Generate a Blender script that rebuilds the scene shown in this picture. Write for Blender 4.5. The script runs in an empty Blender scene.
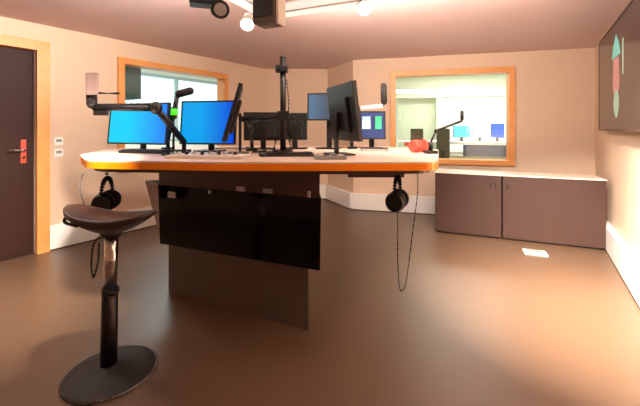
import bpy, bmesh, math, random
from mathutils import Vector, Matrix
random.seed(7)
PI = math.pi
SC = bpy.context.scene
COL = SC.collection

# ------------------------------------------------------------------ camera, world, exposure
EYE = 1.30
cam_data = bpy.data.cameras.new('camera')
cam_data.sensor_width = 36.0
cam_data.lens = 36.0 * 350.0 / 640.0
cam_data.shift_y = -75.0 / 640.0
cam_data.clip_start = 0.05
cam = bpy.data.objects.new('camera', cam_data)
cam.location = (0, 0, EYE)
cam.rotation_euler = (PI / 2, 0, 0)
COL.objects.link(cam)
SC.camera = cam

world = bpy.data.worlds.new('world')
SC.world = world
world.use_nodes = True
wn = world.node_tree.nodes
bg = wn['Background']
bg.inputs['Color'].default_value = (0.82, 0.97, 1.0, 1)
bg.inputs['Strength'].default_value = 1.9

SC.view_settings.view_transform = 'Standard'
SC.view_settings.look = 'None'
SC.view_settings.gamma = 1.0
SC.view_settings.use_curve_mapping = False
SC.view_settings.exposure = 0.0


def area_light(name, loc, size, energy, color=(1, 0.86, 0.7), rot=(0, 0, 0), size_y=None, parent=None):
    d = bpy.data.lights.new(name, 'AREA')
    d.energy = energy
    d.color = color
    if size_y:
        d.shape = 'RECTANGLE'
        d.size = size
        d.size_y = size_y
    else:
        d.shape = 'DISK'
        d.size = size
    o = bpy.data.objects.new(name, d)
    o.location = loc
    o.rotation_euler = rot
    if parent:
        o.parent = parent
    COL.objects.link(o)
    return o


# ------------------------------------------------------------------ materials
def srgb(r, g, b):
    def f(c):
        c /= 255.0
        return c / 12.92 if c <= 0.04045 else ((c + 0.055) / 1.055) ** 2.4
    return (f(r), f(g), f(b), 1)


def mat(name, col, rough=0.5, metal=0.0, var=0.0, scale=20.0, bump=0.0, spec=0.5, emit=None, emit_s=0.0, coat=0.0):
    m = bpy.data.materials.new(name)
    m.use_nodes = True
    nt = m.node_tree
    b = nt.nodes['Principled BSDF']
    b.inputs['Base Color'].default_value = col
    b.inputs['Roughness'].default_value = rough
    b.inputs['Metallic'].default_value = metal
    b.inputs['Specular IOR Level'].default_value = spec
    b.inputs['Coat Weight'].default_value = coat
    if emit:
        b.inputs['Emission Color'].default_value = emit
        b.inputs['Emission Strength'].default_value = emit_s
    if var or bump:
        tc = nt.nodes.new('ShaderNodeTexCoord')
        nz = nt.nodes.new('ShaderNodeTexNoise')
        nz.inputs['Scale'].default_value = scale
        nz.inputs['Detail'].default_value = 4
        nt.links.new(tc.outputs['Object'], nz.inputs['Vector'])
        if var:
            mx = nt.nodes.new('ShaderNodeMix')
            mx.data_type = 'RGBA'
            mx.inputs[6].default_value = [c * (1 - var) for c in col[:3]] + [1]
            mx.inputs[7].default_value = [min(1, c * (1 + var)) for c in col[:3]] + [1]
            nt.links.new(nz.outputs['Fac'], mx.inputs[0])
            nt.links.new(mx.outputs[2], b.inputs['Base Color'])
        if bump:
            bp = nt.nodes.new('ShaderNodeBump')
            bp.inputs['Strength'].default_value = bump
            bp.inputs['Distance'].default_value = 0.01
            nt.links.new(nz.outputs['Fac'], bp.inputs['Height'])
            nt.links.new(bp.outputs['Normal'], b.inputs['Normal'])
    return m


def wood_mat(name, c1, c2, rough=0.4, axis_scale=(2, 2, 30)):
    m = bpy.data.materials.new(name)
    m.use_nodes = True
    nt = m.node_tree
    b = nt.nodes['Principled BSDF']
    b.inputs['Roughness'].default_value = rough
    tc = nt.nodes.new('ShaderNodeTexCoord')
    mp = nt.nodes.new('ShaderNodeMapping')
    mp.inputs['Scale'].default_value = axis_scale
    nz = nt.nodes.new('ShaderNodeTexNoise')
    nz.inputs['Scale'].default_value = 3
    nz.inputs['Detail'].default_value = 5
    mx = nt.nodes.new('ShaderNodeMix')
    mx.data_type = 'RGBA'
    mx.inputs[6].default_value = c1
    mx.inputs[7].default_value = c2
    nt.links.new(tc.outputs['Object'], mp.inputs['Vector'])
    nt.links.new(mp.outputs['Vector'], nz.inputs['Vector'])
    nt.links.new(nz.outputs['Fac'], mx.inputs[0])
    nt.links.new(mx.outputs[2], b.inputs['Base Color'])
    return m


def gradient_screen(name, c1, c2, strength, axis='X', lo=0.0, hi=1.0):
    """screen picture: two colours across the panel (generated coordinates), emitted"""
    m = bpy.data.materials.new(name)
    m.use_nodes = True
    nt = m.node_tree
    b = nt.nodes['Principled BSDF']
    b.inputs['Base Color'].default_value = (0.01, 0.01, 0.012, 1)
    b.inputs['Roughness'].default_value = 0.4
    b.inputs['Specular IOR Level'].default_value = 0.1
    tc = nt.nodes.new('ShaderNodeTexCoord')
    sp = nt.nodes.new('ShaderNodeSeparateXYZ')
    mr = nt.nodes.new('ShaderNodeMapRange')
    mr.inputs['From Min'].default_value = lo
    mr.inputs['From Max'].default_value = hi
    mx = nt.nodes.new('ShaderNodeMix')
    mx.data_type = 'RGBA'
    mx.inputs[6].default_value = c1
    mx.inputs[7].default_value = c2
    nt.links.new(tc.outputs['Generated'], sp.inputs[0])
    nt.links.new(sp.outputs[axis], mr.inputs['Value'])
    nt.links.new(mr.outputs['Result'], mx.inputs[0])
    nt.links.new(mx.outputs[2], b.inputs['Emission Color'])
    b.inputs['Emission Strength'].default_value = strength
    return m


def glass_mat(name):
    m = bpy.data.materials.new(name)
    m.use_nodes = True
    nt = m.node_tree
    for n in list(nt.nodes):
        nt.nodes.remove(n)
    out = nt.nodes.new('ShaderNodeOutputMaterial')
    tr = nt.nodes.new('ShaderNodeBsdfTransparent')
    tr.inputs['Color'].default_value = (0.96, 0.985, 0.97, 1)
    gl = nt.nodes.new('ShaderNodeBsdfGlossy')
    gl.inputs['Roughness'].default_value = 0.02
    mx = nt.nodes.new('ShaderNodeMixShader')
    mx.inputs['Fac'].default_value = 0.06
    nt.links.new(tr.outputs[0], mx.inputs[1])
    nt.links.new(gl.outputs[0], mx.inputs[2])
    nt.links.new(mx.outputs[0], out.inputs['Surface'])
    return m


M = {}
M['wall'] = mat('wall_paint', srgb(221, 193, 168), 0.85, var=0.02, scale=6, bump=0.05)
M['ceiling'] = mat('ceiling_paint', srgb(216, 190, 187), 0.9, var=0.02, scale=3)
M['carpet'] = mat('brown_carpet', srgb(96, 72, 54), 0.38, var=0.08, scale=140, bump=0.01, spec=0.75)
M['skirt'] = mat('cream_skirting', srgb(250, 246, 240), 0.35)
M['seam'] = mat('dark_seam', srgb(60, 40, 30), 0.7)
M['wood'] = wood_mat('oak_frame', srgb(216, 138, 72), srgb(240, 172, 102), 0.4, (2, 2, 2))
M['orange'] = wood_mat('orange_edge', srgb(255, 128, 4), srgb(255, 150, 16), 0.35, (6, 6, 1))
M['door'] = mat('dark_door', srgb(54, 28, 22), 0.6, spec=0.25, var=0.06, scale=4)
M['desk'] = mat('pale_laminate', srgb(238, 212, 194), 0.4, var=0.02, scale=8)
M['gloss_black'] = mat('gloss_black', srgb(9, 8, 9), 0.12, spec=0.18)
M['black'] = mat('black_plastic', srgb(26, 24, 25), 0.4, var=0.08, scale=30)
M['matte_black'] = mat('matte_black', srgb(32, 28, 28), 0.65)
M['leather'] = mat('dark_leather', srgb(52, 32, 28), 0.4, var=0.1, scale=40, bump=0.15)
M['plinth'] = mat('plinth_grey', srgb(92, 78, 68), 0.6, var=0.04, scale=5)
M['reflected_brown'] = mat('brown_and_reflection', srgb(70, 42, 36), 0.35, var=0.06, scale=6)  # brown of underside, tray and bezel; also paints the pedestal's reflection strip
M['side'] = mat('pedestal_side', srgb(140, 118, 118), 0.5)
M['chrome'] = mat('chrome', (0.75, 0.73, 0.72, 1), 0.18, 1.0)
M['steel'] = mat('brushed_steel', (0.45, 0.43, 0.42, 1), 0.35, 1.0)
M['dark_metal'] = mat('dark_metal', srgb(44, 38, 36), 0.35, 0.6)
M['cream'] = mat('cream_metal', srgb(236, 226, 214), 0.4)
M['grey'] = mat('grey_plastic', srgb(150, 146, 144), 0.5)
M['white'] = mat('white_plastic', srgb(240, 238, 234), 0.4)
M['cab'] = mat('cabinet_brown', srgb(64, 42, 35), 0.5, spec=0.3, var=0.05, scale=4)
M['cab_dark'] = mat('cabinet_gap', srgb(36, 26, 22), 0.6)
M['red'] = mat('red_fabric', srgb(206, 92, 72), 0.8)
M['redlight'] = mat('red_plate', srgb(214, 84, 62), 0.35)
M['orange_paper'] = mat('orange_paper', srgb(214, 130, 60), 0.8)
M['foam'] = mat('foam_black', srgb(40, 33, 34), 0.95, var=0.2, scale=90, bump=0.5)
M['popbrown'] = mat('pop_screen_mesh', srgb(122, 96, 88), 0.8, var=0.15, scale=120)
M['glass'] = glass_mat('window_glass')
M['lamp'] = mat('lamp_glow', (1, 1, 1, 1), 0.5, emit=(1, 0.86, 0.7, 1), emit_s=9.0)
M['lamp_cool'] = mat('lamp_glow_cool', (1, 1, 1, 1), 0.5, emit=(0.93, 0.96, 1.0, 1), emit_s=9.0)
M['led'] = mat('led_strip', (1, 1, 1, 1), 0.5, emit=(1, 0.88, 0.74, 1), emit_s=1.6)
M['led_soft'] = mat('soft_led', (1, 1, 1, 1), 0.5, emit=(1, 0.88, 0.78, 1), emit_s=0.75)
M['green_led'] = mat('green_signal', (0.05, 0.4, 0.02, 1), 0.4, emit=(0.08, 0.9, 0.02, 1), emit_s=0.9)
M['scr_cyan'] = gradient_screen('screen_cyan', (0.0, 0.66, 1.0, 1), (0.02, 0.2, 0.95, 1), 1.0, 'X', 0.35, 1.05)
M['scr_blue'] = gradient_screen('screen_blue', (0.0, 0.38, 0.86, 1), (0.0, 0.05, 0.72, 1), 1.0, 'X', 0.35, 1.0)
M['scr_dark'] = mat('screen_dark', srgb(58, 40, 38), 0.12, spec=0.5)
M['scr_mid'] = gradient_screen('screen_slate', srgb(120, 160, 200), srgb(90, 84, 84), 0.55, 'X', 0.0, 0.7)
M['scr_navy'] = mat('screen_navy', (0.02, 0.03, 0.09, 1), 0.2, emit=(0.04, 0.07, 0.2, 1), emit_s=0.6)
M['scr_pale'] = mat('screen_pale', (0.3, 0.5, 0.6, 1), 0.2, emit=(0.5, 0.72, 0.85, 1), emit_s=0.7)
M['scr_green'] = mat('screen_green', (0.05, 0.4, 0.2, 1), 0.2, emit=(0.06, 0.42, 0.2, 1), emit_s=0.8)
M['scr_teal'] = mat('screen_teal', (0.05, 0.4, 0.45, 1), 0.2, emit=(0.1, 0.6, 0.72, 1), emit_s=1.0)
M['scr_bright'] = mat('screen_bright', (0.3, 0.7, 0.9, 1), 0.2, emit=(0.35, 0.8, 1.0, 1), emit_s=1.0)
M['scr_royal'] = mat('screen_royal', (0.05, 0.1, 0.7, 1), 0.2, emit=(0.08, 0.16, 0.85, 1), emit_s=0.9)
M['tv_screen'] = mat('tv_screen', srgb(46, 34, 36), 0.16, spec=0.6)
M['tv_cyan'] = mat('tv_cyan', (0.1, 0.5, 0.45, 1), 0.3, emit=(0.12, 0.5, 0.44, 1), emit_s=0.4)
M['tv_rose'] = mat('tv_rose', (0.5, 0.2, 0.2, 1), 0.3, emit=(0.4, 0.15, 0.15, 1), emit_s=0.35)
M['tv_sage'] = mat('tv_sage', (0.3, 0.5, 0.35, 1), 0.3, emit=(0.28, 0.46, 0.34, 1), emit_s=0.35)
M['room_white'] = mat('next_room_white', srgb(244, 246, 236), 0.8)
M['room_sage'] = mat('next_room_sage', srgb(206, 212, 188), 0.8)
M['room_floor'] = mat('next_room_floor', srgb(150, 150, 140), 0.7, var=0.05, scale=30)
M['teal_dark'] = mat('dark_teal', srgb(70, 98, 98), 0.6)
M['navy'] = mat('navy_laminate', srgb(36, 76, 112), 0.5)
M['sage'] = mat('sage_laminate', srgb(206, 204, 168), 0.5)
M['olive'] = mat('olive_fabric', srgb(82, 86, 66), 0.8, var=0.1, scale=40)
M['mullion'] = mat('grey_mullion', srgb(170, 190, 194), 0.5)
M['tvfoot'] = M['black']


# ------------------------------------------------------------------ mesh helpers
class MB:
    def __init__(self):
        self.bm = bmesh.new()

    def _add(self, verts, faces, mx=None):
        vs = [self.bm.verts.new((mx @ Vector(v)) if mx else Vector(v)) for v in verts]
        for f in faces:
            try:
                self.bm.faces.new([vs[i] for i in f])
            except ValueError:
                pass
        return vs

    def box(self, c, s, bevel=0.0, rz=0.0, mx=None):
        t = bmesh.new()
        bmesh.ops.create_cube(t, size=1.0)
        bmesh.ops.scale(t, vec=Vector(s), verts=t.verts)
        if bevel > 0:
            bmesh.ops.bevel(t, geom=list(t.edges), offset=bevel, segments=2, affect='EDGES', profile=0.7)
        m = Matrix.Translation(Vector(c)) @ Matrix.Rotation(rz, 4, 'Z')
        if mx:
            m = mx @ m
        bmesh.ops.transform(t, matrix=m, verts=t.verts)
        self.merge(t)
        return self

    def merge(self, t):
        idx = {}
        for v in t.verts:
            idx[v] = self.bm.verts.new(v.co)
        for f in t.faces:
            try:
                nf = self.bm.faces.new([idx[v] for v in f.verts])
                nf.smooth = f.smooth
            except ValueError:
                pass
        t.free()

    def cyl(self, p0, p1, r0, r1=None, n=20, smooth=True):
        r1 = r0 if r1 is None else r1
        p0, p1 = Vector(p0), Vector(p1)
        d = p1 - p0
        t = bmesh.new()
        bmesh.ops.create_cone(t, cap_ends=True, segments=n, radius1=r0, radius2=r1, depth=d.length)
        q = Vector((0, 0, 1)).rotation_difference(d.normalized()).to_matrix().to_4x4()
        bmesh.ops.transform(t, matrix=Matrix.Translation((p0 + p1) / 2) @ q, verts=t.verts)
        for f in t.faces:
            f.smooth = smooth and len(f.verts) == 4
        self.merge(t)
        return self

    def tube(self, pts, r, n=8):
        pts = [Vector(p) for p in pts]
        rings = []
        up = Vector((0.123, 0.31, 0.95)).normalized()
        for i, p in enumerate(pts):
            if i == 0:
                d = pts[1] - pts[0]
            elif i == len(pts) - 1:
                d = pts[-1] - pts[-2]
            else:
                d = pts[i + 1] - pts[i - 1]
            d.normalize()
            a = d.cross(up)
            if a.length < 1e-3:
                a = d.cross(Vector((1, 0, 0)))
            a.normalize()
            b = d.cross(a)
            up = b if abs(b.dot(up)) > 0.2 else up
            rings.append([self.bm.verts.new(p + a * r * math.cos(2 * PI * k / n) + b * r * math.sin(2 * PI * k / n)) for k in range(n)])
        for i in range(len(rings) - 1):
            for k in range(n):
                f = self.bm.faces.new([rings[i][k], rings[i][(k + 1) % n], rings[i + 1][(k + 1) % n], rings[i + 1][k]])
                f.smooth = True
        self.bm.faces.new(rings[0][::-1])
        self.bm.faces.new(rings[-1])
        return self

    def lathe(self, prof, c=(0, 0, 0), n=40, mx=None):
        rings = []
        for r, z in prof:
            ring = []
            for k in range(n):
                v = Vector((c[0] + r * math.cos(2 * PI * k / n), c[1] + r * math.sin(2 * PI * k / n), c[2] + z))
                ring.append(self.bm.verts.new(mx @ v if mx else v))
            rings.append(ring)
        for i in range(len(rings) - 1):
            for k in range(n):
                f = self.bm.faces.new([rings[i][k], rings[i][(k + 1) % n], rings[i + 1][(k + 1) % n], rings[i + 1][k]])
                f.smooth = True
        self.bm.faces.new(rings[0][::-1])
        self.bm.faces.new(rings[-1])
        return self

    def prism(self, poly, z0, z1, poly_top=None):
        pt = poly_top or poly
        n = len(poly)
        a = [self.bm.verts.new((x, y, z0)) for x, y in poly]
        b = [self.bm.verts.new((x, y, z1)) for x, y in pt]
        self.bm.faces.new(a[::-1])
        self.bm.faces.new(b)
        for i in range(n):
            self.bm.faces.new([a[i], a[(i + 1) % n], b[(i + 1) % n], b[i]])
        return self

    def sphere(self, c, r, s=(1, 1, 1), n=20):
        t = bmesh.new()
        bmesh.ops.create_uvsphere(t, u_segments=n, v_segments=n // 2 + 2, radius=r)
        bmesh.ops.scale(t, vec=Vector(s), verts=t.verts)
        bmesh.ops.translate(t, vec=Vector(c), verts=t.verts)
        for f in t.faces:
            f.smooth = True
        self.merge(t)
        return self

    def torus(self, c, R, r, axis='Z', n=32, k=8, arc=1.0):
        pts = []
        for i in range(n + 1):
            a = 2 * PI * arc * i / n
            x, y = R * math.cos(a), R * math.sin(a)
            p = {'Z': (x, y, 0), 'Y': (x, 0, y), 'X': (0, x, y)}[axis]
            pts.append(Vector(c) + Vector(p))
        self.tube(pts, r, k)
        return self

    def build(self, name, material, parent=None, kind=None):
        bmesh.ops.recalc_face_normals(self.bm, faces=self.bm.faces)
        me = bpy.data.meshes.new(name)
        self.bm.to_mesh(me)
        self.bm.free()
        me.materials.append(material)
        o = bpy.data.objects.new(name, me)
        if parent:
            o.parent = parent
        if kind:
            o['kind'] = kind
        COL.objects.link(o)
        return o


def tag(o, label, cat, group=None):
    o['label'] = label
    o['category'] = cat
    if group:
        o['group'] = group
    return o


def thing(name, label, cat, loc=(0, 0, 0), rz=0.0, group=None):
    o = bpy.data.objects.new(name, None)
    o.empty_display_size = 0.1
    o.location = loc
    o.rotation_euler = (0, 0, rz)
    COL.objects.link(o)
    return tag(o, label, cat, group)


def copy_tree(o, parent=None):
    c = o.copy()
    if parent:
        c.parent = parent
    COL.objects.link(c)
    for ch in list(o.children):
        copy_tree(ch, c)
    return c


def smooth_path(pts, n=6):
    """Catmull-Rom through pts"""
    P = [Vector(p) for p in pts]
    P = [2 * P[0] - P[1]] + P + [2 * P[-1] - P[-2]]
    out = []
    for i in range(1, len(P) - 2):
        for k in range(n):
            t = k / n
            a, b, c, d = P[i - 1:i + 3]
            out.append(0.5 * ((2 * b) + (c - a) * t + (2 * a - 5 * b + 4 * c - d) * t * t + (3 * b - a - 3 * c + d) * t ** 3))
    out.append(P[-2])
    return out


def at(px, py, d):
    """world point seen at pixel px, py of the 640x406 photograph, d metres away along the view"""
    return Vector(((px - 320) / 350 * d, d, EYE - (py - 128) / 350 * d))


# ------------------------------------------------------------------ room plan
CEIL = 2.39
def left_x(y):  return -2.90 + 0.69 * (y - 3.73)
def right_x(y): return 0.82 + 0.614 * y
def back_y(x):  return 5.62 - 0.273 * (x - 0.53)

A = Vector((left_x(0.87), 0.87, 0))          # behind, left
B = Vector((left_x(6.45), 6.45, 0))          # far left corner
Cc = Vector((0.14, 6.45, 0))                 # recess, right
Dd = Vector((0.53, 5.62, 0))                 # jutting corner
E = Vector((right_x(4.745), 4.745, 0))          # far right corner
F = Vector((right_x(-1.87), -1.87, 0))       # behind, right
T = 0.14


def frame_of(p0, p1):
    """matrix with X along p0->p1, Y to the outside of the room, origin p0 (room on the right-hand side)"""
    u = (p1 - p0).normalized()
    n = Vector((-u.y, u.x, 0))
    m = Matrix(((u.x, n.x, 0, p0.x), (u.y, n.y, 0, p0.y), (0, 0, 1, 0), (0, 0, 0, 1)))
    return m, (p1 - p0).length


def wall(name, p0, p1, openings=(), ext0=0.0, ext1=0.0):
    m, L = frame_of(p0, p1)
    mb = MB()
    xs = -ext0
    for (a, b, z0, z1) in sorted(openings):
        mb.box(((xs + a) / 2, T / 2, CEIL / 2), (a - xs, T, CEIL), mx=m)
        if z0 > 0:
            mb.box(((a + b) / 2, T / 2, z0 / 2), (b - a, T, z0), mx=m)
        mb.box(((a + b) / 2, T / 2, (z1 + CEIL) / 2), (b - a, T, CEIL - z1), mx=m)
        xs = b
    mb.box(((xs + L + ext1) / 2, T / 2, CEIL / 2), (L + ext1 - xs, T, CEIL), mx=m)
    return mb.build(name, M['wall'], kind='structure')


def along(p0, p1, x, y):
    return (Vector((x, y, 0)) - p0).dot((p1 - p0).normalized())


# openings
lw0, lw1 = along(A, B, left_x(4.31), 4.31), along(A, B, left_x(5.72), 5.72)
ld1 = along(A, B, left_x(3.725), 3.725)
ld0 = ld1 - 1.16
rw0, rw1 = along(Dd, E, 1.10, back_y(1.10)), along(Dd, E, 2.78, back_y(2.78))
WZ0, WZ1 = 0.757, 2.175

wall('wall_left', A, B, [(ld0, ld1, 0, 2.2), (lw0, lw1, WZ0, WZ1)])
wall('wall_recess', B, Cc, ext0=0.0)
wall('wall_return', Cc, Dd)
wall('wall_back', Dd, E, [(rw0, rw1, WZ0, WZ1)])
wall('wall_right', E, F)
wall('wall_behind', F, A)

floor_mb = MB()
poly = [(p.x, p.y) for p in (A, B, Cc, Dd, E, F)]
floor_mb.prism(poly[::-1], -0.1, 0.0)
floor_mb.build('floor', M['carpet'], kind='structure')
MB().prism(poly[::-1], CEIL, CEIL + 0.1).build('ceiling', M['ceiling'], kind='structure')


# skirting ducts (deep cream trunking round the room, with a dark seam on the carpet)
def skirting(name, p0, p1, x0=0.0, x1=None):
    m, L = frame_of(p0, p1)
    x1 = L if x1 is None else x1
    mb = MB()
    mb.box(((x0 + x1) / 2, -0.03, 0.136), (x1 - x0, 0.06, 0.248), 0.006, mx=m)
    o = mb.build(name, M['skirt'], kind='structure')
    s = MB().box(((x0 + x1) / 2, -0.031, 0.006), (x1 - x0, 0.058, 0.012), mx=m).build('shadow_gap', M['seam'], o)
    return o


skirting('baseboard_left', A, B, ld1 + 0.005)
skirting('baseboard_recess', B, Cc)
skirting('baseboard_return', Cc, Dd)
skirting('baseboard_back', Dd, E)
skirting('baseboard_right', E, F)


# windows in the two walls
def window(name, p0, p1, a, b, z0, z1, w=0.076):
    m, L = frame_of(p0, p1)
    root = bpy.data.objects.new(name, None)
    root.matrix_world = m
    root['kind'] = 'structure'
    COL.objects.link(root)
    mb = MB()
    y0, dep = T / 2 - 0.02, T + 0.05
    mb.box(((a + b) / 2, y0, z1 - w / 2), (b - a, dep, w), 0.005)
    mb.box(((a + b) / 2, y0, z0 + w / 2), (b - a, dep, w), 0.005)
    mb.box((a + w / 2, y0, (z0 + z1) / 2), (w, dep, z1 - z0 - 2 * w), 0.005)
    mb.box((b - w / 2, y0, (z0 + z1) / 2), (w, dep, z1 - z0 - 2 * w), 0.005)
    mb.build('window_frame', M['wood'], root)
    MB().box(((a + b) / 2, T * 0.75, (z0 + z1) / 2), (b - a - 2 * w + 0.01, 0.008, z1 - z0 - 2 * w + 0.01)).build('window_pane', M['glass'], root)
    return root


window('window_1', A, B, lw0, lw1, WZ0, WZ1)
window('window_2', Dd, E, rw0, rw1, WZ0, WZ1)

# door in the left wall
mD, LD = frame_of(A, B)
door = bpy.data.objects.new('door_1', None)
door.matrix_world = mD
door['kind'] = 'structure'
COL.objects.link(door)
fw = 0.11
mb = MB()
mb.box((ld1 - fw / 2, 0.04, 1.1), (fw, T + 0.1, 2.2), 0.005)
mb.box((ld0 + fw / 2, 0.04, 1.1), (fw, T + 0.1, 2.2), 0.005)
mb.box(((ld0 + ld1) / 2, 0.04, 2.2 - 0.05), (ld1 - ld0 - 2 * fw, T + 0.1, 0.1), 0.005)
mb.build('door_frame', M['wood'], door)
MB().box(((ld0 + ld1) / 2, 0.07, -0.04), (ld1 - ld0, 0.2, 0.085)).build('threshold', M['seam'], door)
MB().box((ld1 - fw + 0.002, -0.004, 1.05), (0.012, 0.02, 2.1)).build('door_seal', M['grey'], door)
MB().box(((ld0 + ld1) / 2, 0.05, 1.05), (ld1 - ld0 - 2 * fw, 0.05, 2.09), 0.003).build('door_leaf', M['door'], door)
hx = ld1 - fw - 0.085
MB().box((hx, 0.018, 1.06), (0.045, 0.014, 0.24), 0.005).build('lock_plate', M['redlight'], door)
hb = MB().cyl((hx, 0.02, 1.08), (hx, -0.04, 1.08), 0.011).tube([(hx, -0.04, 1.08), (hx - 0.02, -0.045, 1.08), (hx - 0.13, -0.045, 1.08)], 0.011)
hb.build('door_handle', M['chrome'], door)
MB().cyl((hx, 0.015, 1.0), (hx, 0.005, 1.0), 0.014).build('keyhole', M['chrome'], door)

# wall switches by the door (two plates, one above the other)
for zz, lab in ((1.155, 'small cream wall switch beside the door, upper of two'), (1.03, 'small cream wall switch beside the door, lower of two')):
    px = 58.5
    yy = (-5.474 / ((px - 320) / 350 - 0.69))
    xx = left_x(yy)
    u = (B - A).normalized()
    sw = thing('light_switch', lab, 'switch', (xx, yy, zz), math.atan2(u.y, u.x), 'wall switches by the door')
    MB().box((0, -0.006, 0), (0.08, 0.012, 0.085), 0.004).build('plate', M['skirt'], sw)
    MB().box((0, -0.015, 0.01), (0.05, 0.008, 0.03), 0.003).build('rocker', M['grey'], sw)

# ------------------------------------------------------------------ room behind the left window
def shell(prefix, m, x0, x1, y0, y1, h, wm, cm, openings=None):
    """three walls, floor and ceiling beyond one of the studio walls; frame as wall()"""
    t = 0.1
    MB().box(((x0 + x1) / 2, (y0 + y1) / 2, -0.05), (x1 - x0, y1 - y0, 0.1), mx=m).build('floor_' + prefix, M['room_floor'], kind='structure')
    MB().box(((x0 + x1) / 2, (y0 + y1) / 2, h + 0.05), (x1 - x0, y1 - y0, 0.1), mx=m).build('ceiling_' + prefix, cm, kind='structure')
    MB().box((x0 - t / 2, (y0 + y1) / 2, h / 2), (t, y1 - y0, h), mx=m).build('wall_%s_west' % prefix, wm, kind='structure')
    MB().box((x1 + t / 2, (y0 + y1) / 2, h / 2), (t, y1 - y0, h), mx=m).build('wall_%s_east' % prefix, wm, kind='structure')
    mb = MB()
    if not openings:
        mb.box(((x0 + x1) / 2, y1 + t / 2, h / 2), (x1 - x0, t, h), mx=m)
    else:
        xs = x0
        for (a, b, z0, z1) in openings:
            mb.box(((xs + a) / 2, y1 + t / 2, h / 2), (a - xs, t, h), mx=m)
            mb.box(((a + b) / 2, y1 + t / 2, z0 / 2), (b - a, t, z0), mx=m)
            mb.box(((a + b) / 2, y1 + t / 2, (z1 + h) / 2), (b - a, t, h - z1), mx=m)
            xs = b
        mb.box(((xs + x1) / 2, y1 + t / 2, h / 2), (x1 - xs, t, h), mx=m)
    mb.build('wall_%s_north' % prefix, wm, kind='structure')


mL, LL = frame_of(A, B)
y1 = 2.6
shell('annex', mL, lw0 - 2.2, lw1 + 2.6, T, y1, 2.6, M['room_white'], M['room_white'], [(lw0 - 0.2, lw1 + 2.2, 1.0, 2.45)])
wr = bpy.data.objects.new('window_3', None)
wr.matrix_world = mL
wr['kind'] = 'structure'
COL.objects.link(wr)
mb = MB()
a, b = lw0 - 0.2, lw1 + 2.2
for zz in (1.03, 2.42):
    mb.box(((a + b) / 2, y1 + 0.05, zz), (b - a, 0.08, 0.06))
n = 3
for k in range(n + 1):
    mb.box((a + 0.03 + (b - a - 0.06) * k / n, y1 + 0.05, 1.725), (0.06, 0.08, 1.33))
mb.build('window_frame', M['mullion'], wr)
MB().box(((a + b) / 2, y1 + 0.06, 1.725), (b - a - 0.02, 0.01, 1.43)).build('window_pane', M['glass'], wr)
lo = area_light('annex_daylight_lamp', (0, 0, 0), 1.8, 60, (0.88, 0.97, 1.0), size_y=0.9)
lo.matrix_world = mL @ Matrix.Translation(((lw0 + lw1) / 2 + 0.6, 1.3, 2.55))
# dark wall cabinet just inside
cb = thing('wall_cabinet', 'dark teal wall cabinet seen through the top corner of the left window', 'cabinet')
cb.matrix_world = mL @ Matrix.Translation((lw0 + 0.2, 0.85, 0))
MB().box((0, 0, 1.98), (0.9, 0.4, 0.5), 0.004).build('body', M['teal_dark'], cb)
MB().box((0.226, -0.205, 1.98), (0.43, 0.012, 0.46), 0.002).build('door', M['teal_dark'], cb)
MB().box((-0.226, -0.205, 1.98), (0.43, 0.012, 0.46), 0.002).build('door', M['teal_dark'], cb)

# ------------------------------------------------------------------ control room behind the right window
mR, LR = frame_of(Dd, E)
shell('control', mR, rw0 - 0.5, rw1 + 3.2, T, 4.2, 2.45, M['room_white'], M['room_sage'])
MB().box((rw0 + 1.6, 2.35, 2.2), (4.6, 0.25, 0.5), mx=mR).build('beam', M['room_sage'], kind='structure')
MB().box((rw0 + 0.88, 2.35, 1.0), (0.16, 0.2, 2.0), 0.005, mx=mR).build('column', M['room_sage'], kind='structure')
MB().box((rw0 + 0.40, 2.5, 0.98), (0.80, 0.1, 1.95), mx=mR).build('partition', M['room_sage'], kind='structure')
lo = area_light('control_room_lamp', (0, 0, 0), 2.0, 75, (1.0, 0.99, 0.93), size_y=0.6)
lo.matrix_world = mR @ Matrix.Translation((rw0 + 1.4, 1.3, 2.4))
lo = area_light('control_room_rear_lamp', (0, 0, 0), 2.4, 75, (1.0, 1.0, 0.97), size_y=0.6)
lo.matrix_world = mR @ Matrix.Translation((rw0 + 2.2, 3.3, 2.4))

# desk of the control room
dk = thing('control_room_desk', 'long white control room desk with navy front beyond the right window', 'desk')
dk.matrix_world = mR @ Matrix.Translation((rw0 + 1.5, 1.55, 0))
MB().box((0, 0, 1.03), (2.9, 0.8, 0.04), 0.004).build('desk_top', M['white'], dk)
MB().box((0.55, -0.38, 0.90), (1.7, 0.03, 0.20), 0.003).build('front_panel', M['navy'], dk)
MB().box((0, -0.30, 0.40), (2.9, 0.03, 0.8), 0.003).build('lower_panel', M['sage'], dk)
MB().box((0, -0.30, 0.84), (2.9, 0.02, 0.05), 0.003).build('trim_rail', M['white'], dk)


def small_monitor(label, loc, w, h, scr, group=None, rz=0.0):
    t = thing('computer_monitor', label, 'monitor', (0, 0, 0), 0, group)
    t.matrix_world = mR @ Matrix.Translation(loc) @ Matrix.Rotation(rz, 4, 'Z')
    MB().box((0, 0, h / 2 + 0.07), (w, 0.03, h), 0.004).build('housing', M['black'], t)
    MB().box((0, -0.017, h / 2 + 0.07), (w - 0.02, 0.006, h - 0.02)).build('screen', scr, t)
    MB().box((0, 0.02, 0.07), (0.04, 0.02, 0.14)).build('stand_neck', M['black'], t)
    MB().box((0, 0.0, 0.006), (0.16, 0.12, 0.012), 0.003).build('stand_base', M['black'], t)
    return t


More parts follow.
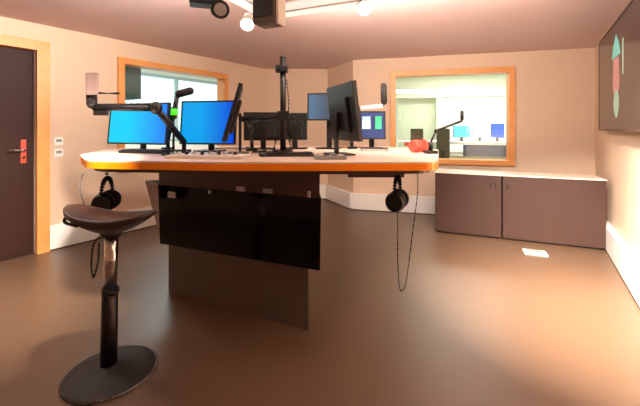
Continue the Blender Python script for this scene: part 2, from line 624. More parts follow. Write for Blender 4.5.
G = 'screens on the control room desk'
small_monitor('teal screen on the control room desk, beyond the right window', (rw0 + 1.22, 1.55, 1.05), 0.30, 0.22, M['scr_teal'], G)
small_monitor('bright cyan screen on the control room desk, beyond the right window', (rw0 + 1.53, 1.50, 1.05), 0.26, 0.17, M['scr_bright'], G)
small_monitor('royal blue screen on the control room desk, beyond the right window', (rw0 + 1.84, 1.55, 1.05), 0.22, 0.26, M['scr_royal'], G)
small_monitor('dull green screen on the control room desk, beyond the right window', (rw0 + 2.10, 1.55, 1.05), 0.22, 0.21, M['scr_green'], G)


def office_chair(label, loc, rz):
    t = thing('office_chair', label, 'chair', group='olive chairs in the control room')
    t.matrix_world = mR @ Matrix.Translation(loc) @ Matrix.Rotation(rz, 4, 'Z')
    MB().box((0, 0, 0.66), (0.40, 0.42, 0.08), 0.03).build('seat', M['olive'], t)
    MB().box((0, -0.22, 1.04), (0.21, 0.06, 0.50), 0.028).build('backrest', M['olive'], t)
    MB().box((0, -0.245, 0.78), (0.06, 0.02, 0.3), 0.005).build('back_bar', M['dark_metal'], t)
    MB().cyl((0, 0, 0.08), (0, 0, 0.63), 0.025).build('gas_lift', M['dark_metal'], t)
    for k in range(5):
        a = 2 * PI * k / 5
        lg = MB().tube([(0, 0, 0.09), (0.24 * math.cos(a), 0.24 * math.sin(a), 0.06)], 0.018).build('leg', M['dark_metal'], t)
        MB().sphere((0.24 * math.cos(a), 0.24 * math.sin(a), 0.03), 0.03).build('caster', M['black'], lg)
    return t


office_chair('olive swivel chair behind the right window, left of the two', (rw0 + 0.355, 0.72, 0), 0.2)
office_chair('olive swivel chair behind the right window, beside the column', (rw0 + 0.86, 0.76, 0), -0.2)

# ------------------------------------------------------------------ the desk
DZ = 1.10
DT = DZ + 0.0012
desk = thing('studio_desk', 'large pale topped studio desk with orange edge on a glossy black pedestal', 'desk', (-0.35, 2.9, 0))
off = Vector((-0.35, 2.9, 0))


def rel(pts):
    return [(x - off.x, y - off.y) for x, y in pts]


def round_poly(pts, r, n=5):
    out = []
    N = len(pts)
    for i in range(N):
        p, a, b = Vector(pts[i]), Vector(pts[i - 1]), Vector(pts[(i + 1) % N])
        da, db = (a - p).normalized(), (b - p).normalized()
        rr = min(r, (a - p).length * 0.45, (b - p).length * 0.45)
        s, e = p + da * rr, p + db * rr
        for k in range(n + 1):
            t = k / n
            q = (1 - t) ** 2 * s + 2 * t * (1 - t) * p + t * t * e
            out.append((q.x, q.y))
    return out


outline = [(-1.45, 2.17), (-0.60, 2.055), (0.10, 2.05), (0.70, 2.07), (1.10, 3.25), (0.62, 3.95), (-1.50, 3.95), (-2.02, 3.35), (-1.80, 2.62)]
op = round_poly(outline, 0.10)
MB().prism(rel(op), DZ - 0.010, DZ).build('desk_top', M['desk'], desk)
MB().prism(rel(op), DZ - 0.052, DZ - 0.0102).build('edge_band', M['orange'], desk)
inner = [(x * 0.96 + off.x * 0.04, y * 0.96 + off.y * 0.04) for x, y in op]
MB().prism(rel(inner), DZ - 0.075, DZ - 0.0522).build('underside', M['reflected_brown'], desk)

# pedestal: tapered black body on a recessed plinth
f0, f1 = Vector((-1.225, 2.68)), Vector((0.0, 2.17))           # front edge, left to right
ft0 = Vector((-1.265, 2.72))
body_b = [(f0.x, f0.y), (f1.x, f1.y), (-0.06, 3.25), (-1.22, 3.3)]
body_t = [(ft0.x, ft0.y), (0.01, 2.185), (-0.04, 3.3), (-1.62, 3.3)]
zs = 0.86
def lerp(p, q, t): return (p[0] + (q[0] - p[0]) * t, p[1] + (q[1] - p[1]) * t)
tt = (zs - 0.415) / (1.025 - 0.415)
body_m = [lerp(p, q, tt) for p, q in zip(body_b, body_t)]
MB().prism(rel(body_b), 0.415, zs, rel(body_m)).build('pedestal_panel', M['gloss_black'], desk)
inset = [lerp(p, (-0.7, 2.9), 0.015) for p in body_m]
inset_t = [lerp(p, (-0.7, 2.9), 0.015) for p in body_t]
MB().prism(rel(inset), zs + 0.0002, 1.0246, rel(inset_t)).build('reflected_brown', M['reflected_brown'], desk)  # brown upper strip paints the desk edge's reflection on the black panel
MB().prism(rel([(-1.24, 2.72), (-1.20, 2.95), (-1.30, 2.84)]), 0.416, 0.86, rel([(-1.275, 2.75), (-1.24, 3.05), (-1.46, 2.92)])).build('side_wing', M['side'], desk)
pl = [(-1.205, 2.785), (-0.075, 2.25), (-0.14, 3.2), (-1.18, 3.25)]
MB().prism(rel(pl), 0.0, 0.4148).build('plinth', M['plinth'], desk)
# connector plates set in the pedestal front
u2 = (f1 - f0).normalized()
ang = math.atan2(u2.y, u2.x)
for px, zc, w, h in ((241, 0.885, 0.070, 0.030), (268, 0.885, 0.075, 0.030), (172, 0.80, 0.075, 0.045), (210, 0.845, 0.022, 0.022), (309, 0.885, 0.02, 0.04)):
    # intersect the ray through px with the front line
    k = (px - 320) / 350
    d = (f0.x - u2.x / u2.y * f0.y) / (k - u2.x / u2.y)
    d -= 0.012
    MB().box((k * d - off.x, d - off.y, zc), (w, 0.012, h), 0.003, rz=ang).build('connector_plate', M['steel'], desk)
# cable tray under the right half
tr = MB().box((0, 0, 0), (0.42, 0.22, 0.09), 0.006)
o = tr.build('cable_tray', M['reflected_brown'], desk)
o.location = (0.42 - off.x, 2.72 - off.y, 0.975)


# ------------------------------------------------------------------ monitors on the desk
def monitor(label, px, d, yaw, w, h, zc, scr, tilt=0.10, roll=0.0, group='monitors on the studio desk', foot=True, hinge=0.0, name='computer_monitor'):
    x = (px - 320) / 350 * d
    t = thing(name, label, 'monitor', (x, d, DT), yaw, group)
    m = Matrix.Translation((0, 0, zc - DZ)) @ Matrix.Rotation(roll, 4, 'Y') @ Matrix.Rotation(-tilt, 4, 'X')
    MB().box((0, 0.012, 0), (w, 0.022, h), 0.005, mx=m).box((0, 0.032, -0.02), (w * 0.6, 0.03, h * 0.6), 0.012, mx=m).build('housing', M['black'], t)
    bz = MB()
    for s in (-1, 1):
        bz.box((s * (w / 2 - 0.006), -0.002, 0), (0.012, 0.010, h), mx=m)
        bz.box((0, -0.002, s * (h / 2 - 0.006)), (w - 0.0245, 0.010, 0.012), mx=m)
    bz.build('bezel', M['black'], t)
    MB().box((0, 0.0, 0), (w - 0.026, 0.006, h - 0.026), mx=m).build('screen', scr, t)
    MB().box((0, 0.060, (zc - DZ) / 2 + 0.005), (0.05, 0.022, zc - DZ - 0.01), 0.004).build('stand_neck', M['dark_metal'], t)
    MB().box((0, 0.04, 0.006), (0.22, 0.17, 0.012), 0.004).build('stand_base', M['dark_metal'], t)
    return t


monitor('lit monitor with cyan screen, leftmost on the desk', 137.5, 2.98, -0.36, 0.66, 0.35, 1.335, M['scr_cyan'], 0.10)
monitor('lit monitor with deep blue screen, beside the cyan one', 208, 2.95, -0.18, 0.50, 0.37, 1.345, M['scr_blue'], 0.10)
monitor('dark monitor seen edge-on beside the deep blue screen', 232, 2.66, -PI / 2 + 0.22, 0.44, 0.43, 1.41, M['scr_dark'], 0.28)
monitor('dark monitor with its back turned, left of the tall pole', 264, 3.35, PI + 0.05, 0.38, 0.27, 1.315, M['scr_dark'], 0.06)
monitor('dark monitor with its back turned, right of the tall pole', 296, 3.40, PI - 0.08, 0.22, 0.26, 1.315, M['scr_dark'], 0.06)
monitor('slate grey lit monitor half hidden behind the tall dark one', 328, 3.3, -0.25, 0.40, 0.26, 1.50, M['scr_mid'], 0.05)
monitor('tall dark monitor turned sideways, right of the slate screen', 344, 2.62, PI / 2 + 0.34, 0.50, 0.42, 1.415, M['scr_dark'], 0.12)
rm = monitor('navy lit monitor with a green patch, by the right window frame', 372.5, 3.35, 0.0, 0.25, 0.27, 1.325, M['scr_navy'], 0.05)
MB().box((0.055, -0.008, 0.25), (0.06, 0.004, 0.12)).build('screen_picture', M['scr_green'], rm)
MB().box((-0.06, -0.008, 0.25), (0.08, 0.004, 0.12)).build('screen_picture', M['scr_pale'], rm)

# tall monitor pole in the middle of the desk
p = at(283, 152, 2.92)
pole = thing('monitor_pole', 'tall dark steel pole with clamps standing mid desk', 'pole', (p.x, p.y, DT))
MB().cyl((0, 0, 0.0), (0, 0, 0.785), 0.024).build('pole', M['dark_metal'], pole)
MB().cyl((0, 0, 0.785), (0, 0, 0.80), 0.027, 0.02).build('end_cap', M['black'], pole)
MB().box((-0.01, -0.005, 0.69), (0.10, 0.07, 0.055), 0.008).build('clamp', M['black'], pole)
MB().cyl((-0.03, -0.04, 0.69), (-0.03, -0.09, 0.69), 0.012).build('clamp_screw', M['black'], pole)
MB().box((0, 0, 0.30), (0.09, 0.07, 0.08), 0.008).build('clamp', M['black'], pole)
MB().tube([(-0.30, 0.22, 0.24), (-0.2, 0.1, 0.27), (0, 0, 0.30)], 0.014).build('arm', M['dark_metal'], pole)
MB().tube([(0.16, 0.24, 0.24), (0.12, 0.1, 0.27), (0, 0, 0.30)], 0.014).build('arm', M['dark_metal'], pole)
MB().box((0, 0, 0.008), (0.16, 0.14, 0.016), 0.004).build('base_plate', M['black'], pole)
for s in (-1, 1):
    MB().tube([(0, 0, 0.22), (s * 0.055, -0.03, 0.10), (s * 0.07, -0.05, 0.018)], 0.009).build('brace', M['dark_metal'], pole)
MB().tube(smooth_path([(0.03, 0.0, 0.6), (0.05, -0.02, 0.4), (0.045, -0.03, 0.2), (0.09, -0.03, 0.03)]), 0.006).build('cable', M['black'], pole)


# ------------------------------------------------------------------ microphone booms
def boom(label, base, elbow, tip, mic0, mic1, r=0.014, metal='black', mic_mat='foam', mic_r=0.03, pop=None, group='microphone booms on the desk'):
    base, elbow, tip, mic0, mic1 = [Vector(v) for v in (base, elbow, tip, mic0, mic1)]
    t = thing('microphone_boom', label, 'microphone boom', base, 0, group)
    L = lambda v: v - base
    MB().box((0, 0, 0.012), (0.09, 0.09, 0.024), 0.005).build('desk_clamp', M['black'], t)
    MB().cyl((0, 0, 0.024), (0, 0, 0.09), 0.017).build('swivel', M['dark_metal'], t)
    MB().cyl((0, 0, 0.085), L(elbow), r).build('lower_arm', M[metal], t)
    MB().cyl(L(elbow), L(tip), r * 1.05).build('upper_arm', M[metal], t)
    MB().sphere(L(elbow), r * 1.9).build('elbow_joint', M['black'], t)
    sp = MB()
    off2 = Vector((0, -0.02, 0.012))
    sp.tube([L(elbow) + off2, L(elbow).lerp(L(tip), 0.9) + off2], 0.004)
    sp.build('spring', M['steel'], t)
    MB().tube([L(tip), L(tip).lerp(L(mic0), 0.5) + Vector((0, 0, 0.01)), L(mic0)], r * 0.8).build('yoke', M['black'], t)
    mb = MB()
    mb.cyl(L(mic0), L(mic1), mic_r)
    mb.sphere(L(mic1), mic_r, n=16).sphere(L(mic0), mic_r, n=16)
    mb.build('microphone', M[mic_mat], t)
    if pop:
        c, R = L(Vector(pop[0])), pop[1]
        po = MB().torus(c, R, 0.006, 'Y').build('pop_filter', M['black'], t)
        MB().cyl(c + Vector((0, -0.003, 0)), c + Vector((0, 0.003, 0)), R - 0.002, n=28).build('mesh_screen', M['popbrown'], po)
    return t


e, ti = at(156, 108, 2.62), at(93, 107, 2.5)
b0 = at(184, 150, 2.85); b0.z = DT
bm_ = boom('black microphone boom reaching left across the cyan screen', b0, e, ti, at(92, 104, 2.5), at(91, 82, 2.5), 0.025, mic_mat='foam', mic_r=0.034)
o = MB().box(at(92, 84, 2.44) - b0, (0.085, 0.012, 0.155), 0.012).build('pop_shield', M['popbrown'], bm_)
MB().tube([at(96, 93, 2.5) - b0, at(119, 93.5, 2.5) - b0], 0.010).build('shield_rod', M['dark_metal'], bm_)
MB().box(at(101, 113, 2.5) - b0, (0.09, 0.04, 0.035), 0.008).build('tip_joint', M['dark_metal'], bm_)
MB().tube(smooth_path([at(95, 105, 2.48) - b0, at(120, 104, 2.55) - b0, at(154, 106, 2.6) - b0, at(168, 125, 2.7) - b0, at(186, 146, 2.83) - b0]), 0.006).build('cable', M['black'], bm_)

b1 = at(168, 148, 3.2); b1.z = DT
boom('black microphone boom standing between the two lit screens', b1, at(173, 116, 3.1), at(177, 97, 3.05), at(179, 94, 3.05), at(190, 91, 3.0), 0.018, mic_r=0.032)
sl = thing('signal_light', 'small glowing green signal light between the two lit screens', 'light', (at(172.5, 0, 3.0).x, 3.02, DT))
MB().cyl((0, 0, 0), (0, 0, 0.012), 0.045).build('base', M['black'], sl)
MB().cyl((0, 0, 0.012), (0, 0, 0.31), 0.010).build('stem', M['dark_metal'], sl)
MB().cyl((0, 0, 0.31), (0, 0, 0.365), 0.032).build('lens', M['green_led'], sl)
MB().cyl((0, 0, 0.365), (0, 0, 0.376), 0.034).build('cap', M['black'], sl)

b2 = at(352, 148, 3.35); b2.z = DT
boom('cream microphone boom behind the tall dark monitor', b2, at(357, 109, 3.25), at(383, 106, 3.2), at(384, 102, 3.2), at(383.5, 86, 3.2), 0.020, metal='cream', mic_r=0.028)
b3 = at(437, 155, 2.75); b3.z = DT
b3.x -= 0.05
boom('thin dark microphone boom at the desk end before the right window', b3, at(436, 131, 2.78), at(462, 121, 2.8), at(462, 119, 2.8), at(462, 112, 2.8), 0.008, mic_r=0.014)
b4 = at(252, 150, 3.06); b4.z = DT
boom('short dark microphone boom leaning beside the edge-on monitor', b4, at(251, 128, 3.06), at(243, 119, 3.06), at(243, 119, 3.06), at(251, 117, 3.05), 0.012, mic_r=0.026)

# ------------------------------------------------------------------ things lying on the desk
def desk_thing(name, label, cat, px, py, rz=0.0, group=None):
    d = 70.0 / (py - 128.0)
    return thing(name, label, cat, ((px - 320) / 350 * d, d, DT), rz, group)


def keyboard(label, px, py, rz, w=0.42, case='matte_black', keys='black'):
    t = desk_thing('keyboard', label, 'keyboard', px, py, rz, 'keyboards on the desk')
    MB().box((0, 0, 0.010), (w, 0.14, 0.020), 0.004).build('case', M[case], t)
    kb = MB()
    nx = int(w / 0.021) - 1
    for r in range(5):
        for c in range(nx):
            kb.box(((c - (nx - 1) / 2) * 0.021, (r - 2) * 0.024, 0.024), (0.017, 0.019, 0.008))
    kb.build('keycaps', M[keys], t)
    return t


keyboard('black keyboard before the cyan monitor, left end of the desk', 146, 153, -0.25, 0.40)
keyboard('dark keyboard lying right of the mixing console', 290, 156.0, 0.05, 0.34)

mx_ = desk_thing('mixing_console', 'low pale mixing console with white faders before the blue screen', 'mixing console', 209, 157.6, -0.1)
MB().box((0, 0, 0.010), (0.52, 0.22, 0.020), 0.005).build('case', M['cream'], mx_)
for k in range(8):
    f = MB().box((-0.20 + k * 0.055, 0.0, 0.0205), (0.004, 0.12, 0.001)).build('fader_slot', M['black'], mx_)
    MB().box((-0.20 + k * 0.055, -0.03 + 0.05 * random.random(), 0.030), (0.016, 0.026, 0.018), 0.003).build('fader_cap', M['matte_black' if k % 2 else 'white'], f)
for k in range(8):
    MB().cyl((-0.20 + k * 0.055, 0.085, 0.02), (-0.20 + k * 0.055, 0.085, 0.036), 0.009, 0.007, n=12).build('knob', M['grey'], mx_)

pn = desk_thing('talkback_panel', 'flat grey control panel with buttons near the desk front', 'control panel', 330, 159.0, 0.05)
MB().box((0, 0, 0.012), (0.20, 0.14, 0.024), 0.005).build('case', M['grey'], pn)
for k in range(8):
    MB().box((-0.07 + (k % 4) * 0.045, -0.03 + (k // 4) * 0.05, 0.027), (0.028, 0.028, 0.008), 0.002).build('button', M['dark_metal' if k % 3 else 'white'], pn)

pa = desk_thing('paper_sheet', 'orange paper lying before the tall dark monitor', 'paper', 352, 147.6, 0.3)
MB().box((0, 0, 0.004), (0.24, 0.19, 0.008)).build('sheet', M['orange_paper'], pa)
nb = desk_thing('notebook', 'dark closed notebook lying right of the orange paper', 'notebook', 375, 150.5, -0.2)
MB().box((0, 0, 0.010), (0.22, 0.17, 0.016)).build('pages', M['white'], nb)
MB().box((0, 0, 0.0195), (0.23, 0.18, 0.003)).box((0, 0, 0.0015), (0.23, 0.18, 0.003)).box((-0.1135, 0, 0.0105), (0.003, 0.18, 0.0148)).build('cover', M['matte_black'], nb)

ms = desk_thing('computer_mouse', 'black computer mouse right of the blue screen', 'mouse', 263, 156.5, 0.2)
MB().sphere((0, 0, 0.014), 0.032, (1.0, 1.7, 0.55)).build('shell', M['black'], ms)
MB().box((0, 0.03, 0.030), (0.006, 0.016, 0.008), 0.002).build('scroll_wheel', M['grey'], ms)

for (px, py, w, lab) in ((178, 155.0, 0.20, 'flat black tablet lying under the long boom'), (262, 152.2, 0.16, 'flat black tablet lying left of the tall pole')):
    tb = desk_thing('tablet', lab, 'tablet', px, py, 0.15, 'tablets on the desk')
    MB().box((0, 0, 0.005), (w, 0.14, 0.010), 0.003).build('case', M['black'], tb)
    MB().box((0, 0, 0.0105), (w - 0.02, 0.12, 0.001)).build('screen', M['scr_dark'], tb)

pts = smooth_path([(-0.98, 3.22, DZ + 0.0105), (-0.85, 3.30, DZ + 0.0105), (-0.72, 3.24, DZ + 0.0105), (-0.70, 3.42, DZ + 0.0105)])
tag(MB().tube(pts, 0.008).build('desk_cable', M['black']), 'black cable trailing across the desk top behind the mixing console', 'cable')


# headphones: one pair lying on the desk, two hanging under it
def headphones(name_label, loc, rz, shell_m, pad_m, band_m, lying=False, cable=None, cable_m='black', group='headphones'):
    t = thing('headphones', name_label, 'headphones', loc, rz, group)
    k = 1.0 if lying else 1.32
    R = Matrix.Rotation(-PI / 2 + 0.12, 4, 'X') if lying else Matrix.Identity(4)
    zo = Matrix.Translation((0, 0, 0.062 if lying else 0))
    m = zo @ R @ Matrix.Scale(k, 4)
    pts = [m @ Vector((0.078 * math.cos(a), 0, -0.085 + 0.085 * math.sin(a))) for a in [PI * q / 16 for q in range(17)]]
    MB().tube(pts, 0.013 * k).build('headband', M[band_m], t)
    for s in (-1, 1):
        c = MB()
        c.cyl(m @ Vector((s * 0.055, 0, -0.125)), m @ Vector((s * 0.088, 0, -0.125)), 0.052 * k, 0.044 * k, n=24)
        cup = c.build('ear_cup', M[shell_m], t)
        MB().cyl(m @ Vector((s * 0.030, 0, -0.125)), m @ Vector((s * 0.056, 0, -0.125)), 0.053 * k, n=24).build('ear_pad', M[pad_m], cup)
    if cable:
        MB().tube(smooth_path(cable), 0.0045, 6).build('cable', M[cable_m], t)
    return t


headphones('red headphones lying on the desk before the right window', ((408 - 320) / 350 * 3.0, 3.0, DT + 0.004), 0.6, 'red', 'red', 'red', lying=True)


def hook(label, loc):
    h = thing('headphone_hook', label, 'hook', loc, 0, 'hooks under the desk')
    MB().box((0, 0, -0.006), (0.05, 0.05, 0.012), 0.002).build('mount_plate', M['dark_metal'], h)
    MB().tube(smooth_path([(0, 0, -0.01), (0, 0, -0.04), (0, -0.012, -0.055), (0, -0.03, -0.045)]), 0.006).build('hook_rod', M['dark_metal'], h)


UZ = DZ - 0.0755
hl = at(108, 170, 2.50)
hook('small dark hook under the left desk end', (hl.x, hl.y, UZ))
headphones('black headphones hanging under the left desk end beside the stool', (hl.x, hl.y - 0.012, UZ - 0.080), 1.78, 'black', 'foam', 'black',
           cable=[(-0.07, 0, -0.20), (-0.09, 0.03, -0.26), (-0.10, 0.09, -0.20), (-0.10, 0.13, -0.05), (-0.08, 0.12, 0.045)], cable_m='grey')
hr = at(397, 172, 2.50)
hook('small dark hook under the right desk half', (hr.x, hr.y, UZ))
headphones('black headphones hanging under the right desk half with a long cable loop', (hr.x, hr.y - 0.012, UZ - 0.072), 1.15, 'black', 'foam', 'black',
           cable=[(0.0, 0, -0.17), (0.01, 0.0, -0.35), (0.012, 0.0, -0.60), (0.03, -0.01, -0.80), (0.055, -0.03, -0.82), (0.075, -0.05, -0.75), (0.03, -0.10, -0.40), (0.0, -0.14, -0.1), (0.0, -0.14, 0.035)], cable_m='dark_metal')

# ------------------------------------------------------------------ stool
sd = 1.86
sp_ = Vector(((111 - 320) / 350 * sd, sd, 0))
stool = thing('sit_stand_stool', 'dark sit-stand stool with saddle seat on a round base', 'stool', sp_)
MB().lathe([(0.01, 0.0), (0.212, 0.0), (0.219, 0.006), (0.214, 0.012), (0.15, 0.020), (0.06, 0.034), (0.045, 0.05), (0.001, 0.05)], n=64).build('base', M['matte_black'], stool)
MB().torus((0, 0, 0.008), 0.219, 0.006, 'Z', n=64).build('base_rim', M['steel'], stool)
MB().cyl((-0.012, 0, 0.05), (-0.006, 0, 0.43), 0.041, 0.039).build('outer_sleeve', M['dark_metal'], stool)
MB().cyl((-0.006, 0, 0.43), (-0.0, 0, 0.45), 0.043).build('sleeve_ring', M['black'], stool)
MB().cyl((-0.006, 0, 0.44), (0.004, 0, 0.745), 0.033).build('gas_piston', M['chrome'], stool)
MB().cyl((0.004, 0, 0.725), (0.004, 0, 0.757), 0.045, 0.060).build('seat_mount', M['matte_black'], stool)
MB().tube(smooth_path([(-0.03, -0.02, 0.74), (-0.07, -0.03, 0.70), (-0.085, -0.03, 0.60), (-0.075, -0.03, 0.52), (-0.05, -0.03, 0.60), (-0.045, -0.03, 0.70)]), 0.007).build('release_loop', M['black'], stool)
# saddle seat: lofted, thick in the middle, thin raised tips
bmS = bmesh.new()
NU, NV = 28, 20
grid_t, grid_b = {}, {}
for i in range(NU + 1):
    u = -1 + 2 * i / NU
    hw = 0.115 * (1 - abs(u) ** 3.2) ** 0.5 if abs(u) < 1 else 0.0
    hw = max(hw, 0.012)
    for j in range(NV + 1):
        v = -1 + 2 * j / NV
        x = 0.25 * u
        y = hw * v
        zt = 0.850 + 0.018 * (abs(u) ** 2) - 0.022 * v * v * (1 - u * u) + (0.018 * max(0, -u) ** 2)
        th = 0.100 * (1 - abs(u) ** 1.7) ** 0.9 * (1 - 0.75 * v * v) + 0.010 if abs(u) < 1 else 0.010
        grid_t[i, j] = bmS.verts.new((x, y, zt))
        grid_b[i, j] = bmS.verts.new((x, y, zt - th))
for i in range(NU):
    for j in range(NV):
        bmS.faces.new([grid_t[i, j], grid_t[i + 1, j], grid_t[i + 1, j + 1], grid_t[i, j + 1]])
        bmS.faces.new([grid_b[i, j], grid_b[i, j + 1], grid_b[i + 1, j + 1], grid_b[i + 1, j]])
for i in range(NU):
    for j in (0, NV):
        bmS.faces.new([grid_t[i, j], grid_b[i, j], grid_b[i + 1, j], grid_t[i + 1, j]])
for j in range(NV):
    for i in (0, NU):
        bmS.faces.new([grid_t[i, j], grid_t[i, j + 1], grid_b[i, j + 1], grid_b[i, j]])
for f in bmS.faces:
    f.smooth = True
sm = MB(); sm.bm.free(); sm.bm = bmS
seat = sm.build('seat', M['leather'], stool)
seat.rotation_euler = (0, 0, -0.12)
lb = MB()
lb.tube(smooth_path([(-0.235, -0.03, 0.832), (-0.20, -0.075, 0.812), (-0.10, -0.112, 0.806)]), 0.009)
lb.build('seat_piping', M['matte_black'], stool).rotation_euler = (0, 0, -0.12)

# ------------------------------------------------------------------ cabinets by the right wall
c0, c1 = Vector((1.4375, 4.375, 0)), Vector((3.03, 3.70, 0))
uc = (c1 - c0).normalized()
ac = math.atan2(uc.y, uc.x)
Lc = (c1 - c0).length
CH = 0.755


def sideboard(label, x0, x1, handles):
    w = x1 - x0
    p = c0 + uc * x0
    t = thing('low_cabinet', label, 'cabinet', p, ac, 'low brown cabinets under the right window')
    D = 0.36
    MB().box((w / 2, D / 2, 0.009), (w - 0.06, D - 0.06, 0.018)).build('plinth', M['cab_dark'], t)
    MB().box((w / 2, D / 2 + 0.01, 0.019 + (CH - 0.034) / 2), (w, D - 0.02, CH - 0.0346)).build('body', M['cab'], t)
    dr = MB().box((w / 2, -0.001, 0.019 + (CH - 0.034) / 2), (w - 0.008, 0.02, CH - 0.042), 0.003).build('door', M['cab'], t)
    for hx in handles:
        MB().box((hx, -0.016, CH - 0.13), (0.012, 0.012, 0.07), 0.003).build('handle', M['dark_metal'], dr)
    return t


wl = Lc * 0.435
sideboard('low brown cabinet under the right window, nearer the desk', 0, wl - 0.012, (wl - 0.13, wl - 0.07))
sideboard('low brown cabinet against the right wall, wider of the two', wl, Lc, (0.05,))
tp = thing('cabinet_top', 'long thin pale top lying across both low cabinets', 'worktop', c0, ac)
MB().box((Lc / 2, 0.175, CH - 0.0068), (Lc, 0.39, 0.0126), 0.003).build('slab', M['desk'], tp)

# floor outlet
fp = at(535, 253, 455 / 125.0)
fo = thing('floor_outlet', 'small pale floor outlet in the carpet before the wide cabinet', 'floor outlet', (fp.x, fp.y, 0), -0.35)
MB().box((0, 0, 0.006), (0.21, 0.14, 0.012), 0.004).build('frame', M['skirt'], fo)
MB().box((0, 0.01, 0.013), (0.15, 0.08, 0.004), 0.001).build('lid', M['grey'], fo)

# ------------------------------------------------------------------ wall screen on the right
mW, LW = frame_of(E, F)
tv_far = along(E, F, right_x(3.94), 3.94)
tv = thing('wall_screen', 'large dark wall screen showing a small coloured figure on the right wall', 'screen')
tv.matrix_world = mW @ Matrix.Translation((tv_far + 0.02, -0.055, 1.765))
TW, TH = 1.90, 0.985
MB().box((TW / 2, 0.0, 0), (TW, 0.045, TH), 0.005).build('housing', M['matte_black'], tv)
bz = MB()
for s in (-1, 1):
    bz.box((TW / 2 + s * (TW / 2 - 0.009), -0.024, 0), (0.018, 0.010, TH))
    bz.box((TW / 2, -0.024, s * (TH / 2 - 0.009)), (TW - 0.0365, 0.010, 0.018))
bz.build('bezel', M['reflected_brown'], tv)
sc_ = MB().box((TW / 2, -0.0235, 0), (TW - 0.037, 0.004, TH - 0.037)).build('screen', M['tv_screen'], tv)
MB().box((TW / 2, 0.038, 0), (0.5, 0.03, 0.4)).build('wall_bracket', M['black'], tv)
gx = 0.98
tri = MB()
tri._add([(gx - 0.20, -0.0265, 0.17), (gx + 0.20, -0.0265, 0.17), (gx + 0.13, -0.0265, 0.28), (gx, -0.0265, 0.38), (gx - 0.13, -0.0265, 0.28)], [(0, 1, 2, 3, 4)])
tri.build('picture_crown', M['tv_cyan'], sc_)
MB().cyl((gx, -0.0255, -0.04), (gx, -0.0265, -0.04), 0.15, n=24).box((gx, -0.0261, 0.06), (0.25, 0.001, 0.20)).build('picture_body', M['tv_rose'], sc_)
MB().box((gx + 0.29, -0.0261, 0.13), (0.04, 0.001, 0.30)).build('picture_stripe', M['tv_sage'], sc_)
MB().cyl((gx + 0.01, -0.0255, -0.24), (gx + 0.01, -0.0268, -0.24), 0.12, n=24).build('picture_ball', M['tv_sage'], sc_)
MB().box((gx + 0.01, -0.0261, -0.34), (0.09, 0.001, 0.06)).build('picture_foot', M['tv_sage'], sc_)

# ------------------------------------------------------------------ hanging light frame and what hangs from it
# a rectangular white light frame under the ceiling: corner towards the desk, running back over the viewer
k0 = Vector((-0.40, 2.70, 0))
ux = Vector((0.915, -0.40, 0)).normalized()
uy = Vector((-0.40, -0.915, 0)).normalized()
aF = math.atan2(ux.y, ux.x)
mF = Matrix(((ux.x, uy.x, 0, k0.x), (ux.y, uy.y, 0, k0.y), (0, 0, 1, 0), (0, 0, 0, 1)))
FZ = 2.205
FL, FW = 1.9, 1.5
lf = thing('ceiling_light', 'suspended cream rectangular light frame below the ceiling', 'ceiling light')
lf.matrix_world = mF @ Matrix.Translation((0, 0, FZ))
for (c, s) in (((FL / 2, 0.0, 0), (FL, 0.10, 0.10)), ((FL / 2, FW, 0), (FL, 0.10, 0.10)), ((0.0, FW / 2, 0), (0.10, FW - 0.104, 0.10)), ((FL - 0.05, FW / 2, 0), (0.10, FW - 0.104, 0.10))):
    MB().box(c, s, 0.006).build('beam', M['cream'], lf)
for (c, s) in (((FL / 2, -0.052, 0), (FL - 0.02, 0.006, 0.07)), ((FL / 2, FW + 0.052, 0), (FL - 0.02, 0.006, 0.07)), ((-0.052, FW / 2, 0), (0.006, FW - 0.12, 0.07)), ((FL + 0.002, FW / 2, 0), (0.006, FW - 0.12, 0.07))):
    MB().box(c, s, 0.001).build('light_diffuser', M['led'], lf)
for (c, s) in (((FL / 2, 0.0, -0.052), (FL - 0.02, 0.09, 0.004)), ((FL / 2, FW, -0.052), (FL - 0.02, 0.09, 0.004)), ((0.0, FW / 2, -0.052), (0.09, FW - 0.12, 0.004)), ((FL - 0.05, FW / 2, -0.052), (0.09, FW - 0.12, 0.004))):
    MB().box(c, s, 0.001).build('light_diffuser', M['led_soft'], lf)
for (c, s) in (((FL / 2, 0.052, -0.01), (FL - 0.24, 0.004, 0.06)), ((0.052, FW / 2, -0.01), (0.004, FW - 0.24, 0.06)), ((FL / 2, FW - 0.052, -0.01), (FL - 0.24, 0.004, 0.06)), ((FL - 0.102, FW / 2, -0.01), (0.004, FW - 0.24, 0.06))):
    MB().box(c, s, 0.001).build('light_diffuser', M['led_soft'], lf)
for (x, y) in ((0.15, 0.0), (FL - 0.15, 0.0), (0.15, FW), (FL - 0.15, FW)):
    MB().cyl((x, y, 0.05), (x, y, CEIL - FZ), 0.006, n=8).build('hanger', M['steel'], lf)
for (c, w, rz, watt) in (((FL / 2, -0.06, 0), FL - 0.1, 0.0, 68), ((FL / 2, FW + 0.06, 0), FL - 0.1, PI, 4), ((-0.06, FW / 2, 0), FW - 0.2, -PI / 2, 38), ((FL + 0.01, FW / 2, 0), FW - 0.2, PI / 2, 30)):
    l = area_light('side_glow_lamp', c, w, watt, (1, 0.92, 0.82), size_y=0.06, parent=lf)
    l.data.spread = 1.9 if watt in (38, 30) else PI
    l.rotation_euler = (Matrix.Rotation(rz, 4, 'Z') @ Matrix.Rotation(-PI / 2, 4, 'X')).to_euler()


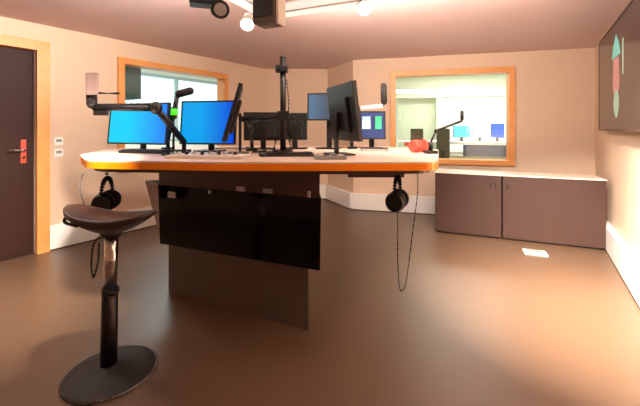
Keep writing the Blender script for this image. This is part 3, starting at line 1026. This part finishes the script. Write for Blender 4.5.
def spotlamp(label, loc, aim, glow, energy, col, spread=PI):
    loc = Vector(loc)
    t = thing('spotlight', label, 'spotlight', loc, 0, 'spotlights on the light frame')
    d = (Vector(aim) - loc).normalized()
    MB().cyl((0, 0, 0.0), (0, 0, 0.05), 0.014).build('stem', M['cream'], t)
    MB().cyl(-d * 0.05, d * 0.06, 0.040, 0.050, n=28).build('housing', M['cream'], t)
    MB().cyl(d * 0.0605, d * 0.066, 0.046, n=28).build('lens', M[glow], t)
    l = area_light('spotlight_lamp', d * 0.08, 0.09, energy, col, parent=t)
    l.rotation_euler = Vector((0, 0, -1)).rotation_difference(d).to_euler()
    l.data.spread = spread
    return t


spotlamp('warm spotlight on the light frame, left of the hanging speaker', at(248, 21, 2.60), (-0.45, 0.9, 0.6), 'lamp', 2, (1, 0.85, 0.66))
spotlamp('white spotlight on the light frame, right end near the wall screen', at(363, 5, 2.40), (0.35, 0.9, 0.9), 'lamp_cool', 2, (1, 0.93, 0.86))

pR = mF @ Vector((1.84, 0.60, FZ - 0.13))  # spotlight added out of view to brighten the right floor
spotlamp('unseen cream spotlight added on the light frame, turned down towards the low cabinets', pR, (2.25, 2.75, 0), 'lamp', 105, (1, 0.9, 0.78), 1.25)
pL = mF @ Vector((-0.0, 1.20, FZ - 0.13))  # another spotlight added out of view, for the left floor
spotlamp('unseen cream spotlight added on the light frame, turned down towards the door', pL, (-2.9, 2.7, 0), 'lamp', 28, (1, 0.9, 0.78), 1.1)

# dark loudspeaker hung from the frame
hs = thing('hanging_speaker', 'dark boxy speaker hanging from the light frame corner', 'speaker', at(269, 8, 2.42), aF)
MB().box((0, 0, 0.06), (0.17, 0.15, 0.36), 0.010).build('body', M['plinth'], hs)
MB().box((0, -0.079, 0.07), (0.15, 0.010, 0.30), 0.004).build('grille', M['matte_black'], hs)
MB().box((0.10, -0.01, 0.08), (0.018, 0.10, 0.42), 0.003).build('side_bracket', M['cream'], hs)
# video camera at the left
vc = thing('video_camera', 'black video camera hanging at the left end of the light frame', 'camera', at(206, 4, 2.22), 0.3)
MB().box((0, 0.0, 0.03), (0.20, 0.11, 0.09), 0.012).build('body', M['black'], vc)
MB().cyl((0.075, -0.02, -0.035), (0.085, -0.12, -0.065), 0.050, 0.055, n=28).build('lens_barrel', M['black'], vc)
MB().cyl((0.085, -0.118, -0.0645), (0.0856, -0.123, -0.066), 0.038, n=28).build('lens_glass', M['grey'], vc)
MB().cyl((0.0, 0.0, 0.07), (0.0, 0.0, CEIL - at(206, 4, 2.22).z), 0.014).build('ceiling_rod', M['black'], vc)
MB().box((-0.05, 0, 0.085), (0.06, 0.06, 0.03), 0.006).build('handle', M['dark_metal'], vc)

# ceiling downlights added out of view to brighten floor and side walls
for (x, y, watt, lab) in ((1.6, 2.3, 14, 'unseen recessed lamp added in the ceiling above the right wall side'), (-2.5, 2.3, 14, 'unseen recessed lamp added in the ceiling above the door side')):
    t = thing('added_downlight', lab, 'ceiling light', (x, y, CEIL), 0, 'added unseen ceiling downlights')
    MB().lathe([(0.085, -0.008), (0.085, 0.0), (0.06, 0.0), (0.06, -0.008)], n=32).build('trim_ring', M['cream'], t)
    MB().cyl((0, 0, -0.009), (0, 0, -0.004), 0.058, n=32).build('lens', M['lamp'], t)
    dl = area_light('added_downlight_lamp', (0, 0, -0.02), 0.12, watt, (1, 0.9, 0.8), parent=t)
    dl.data.spread = 2.1
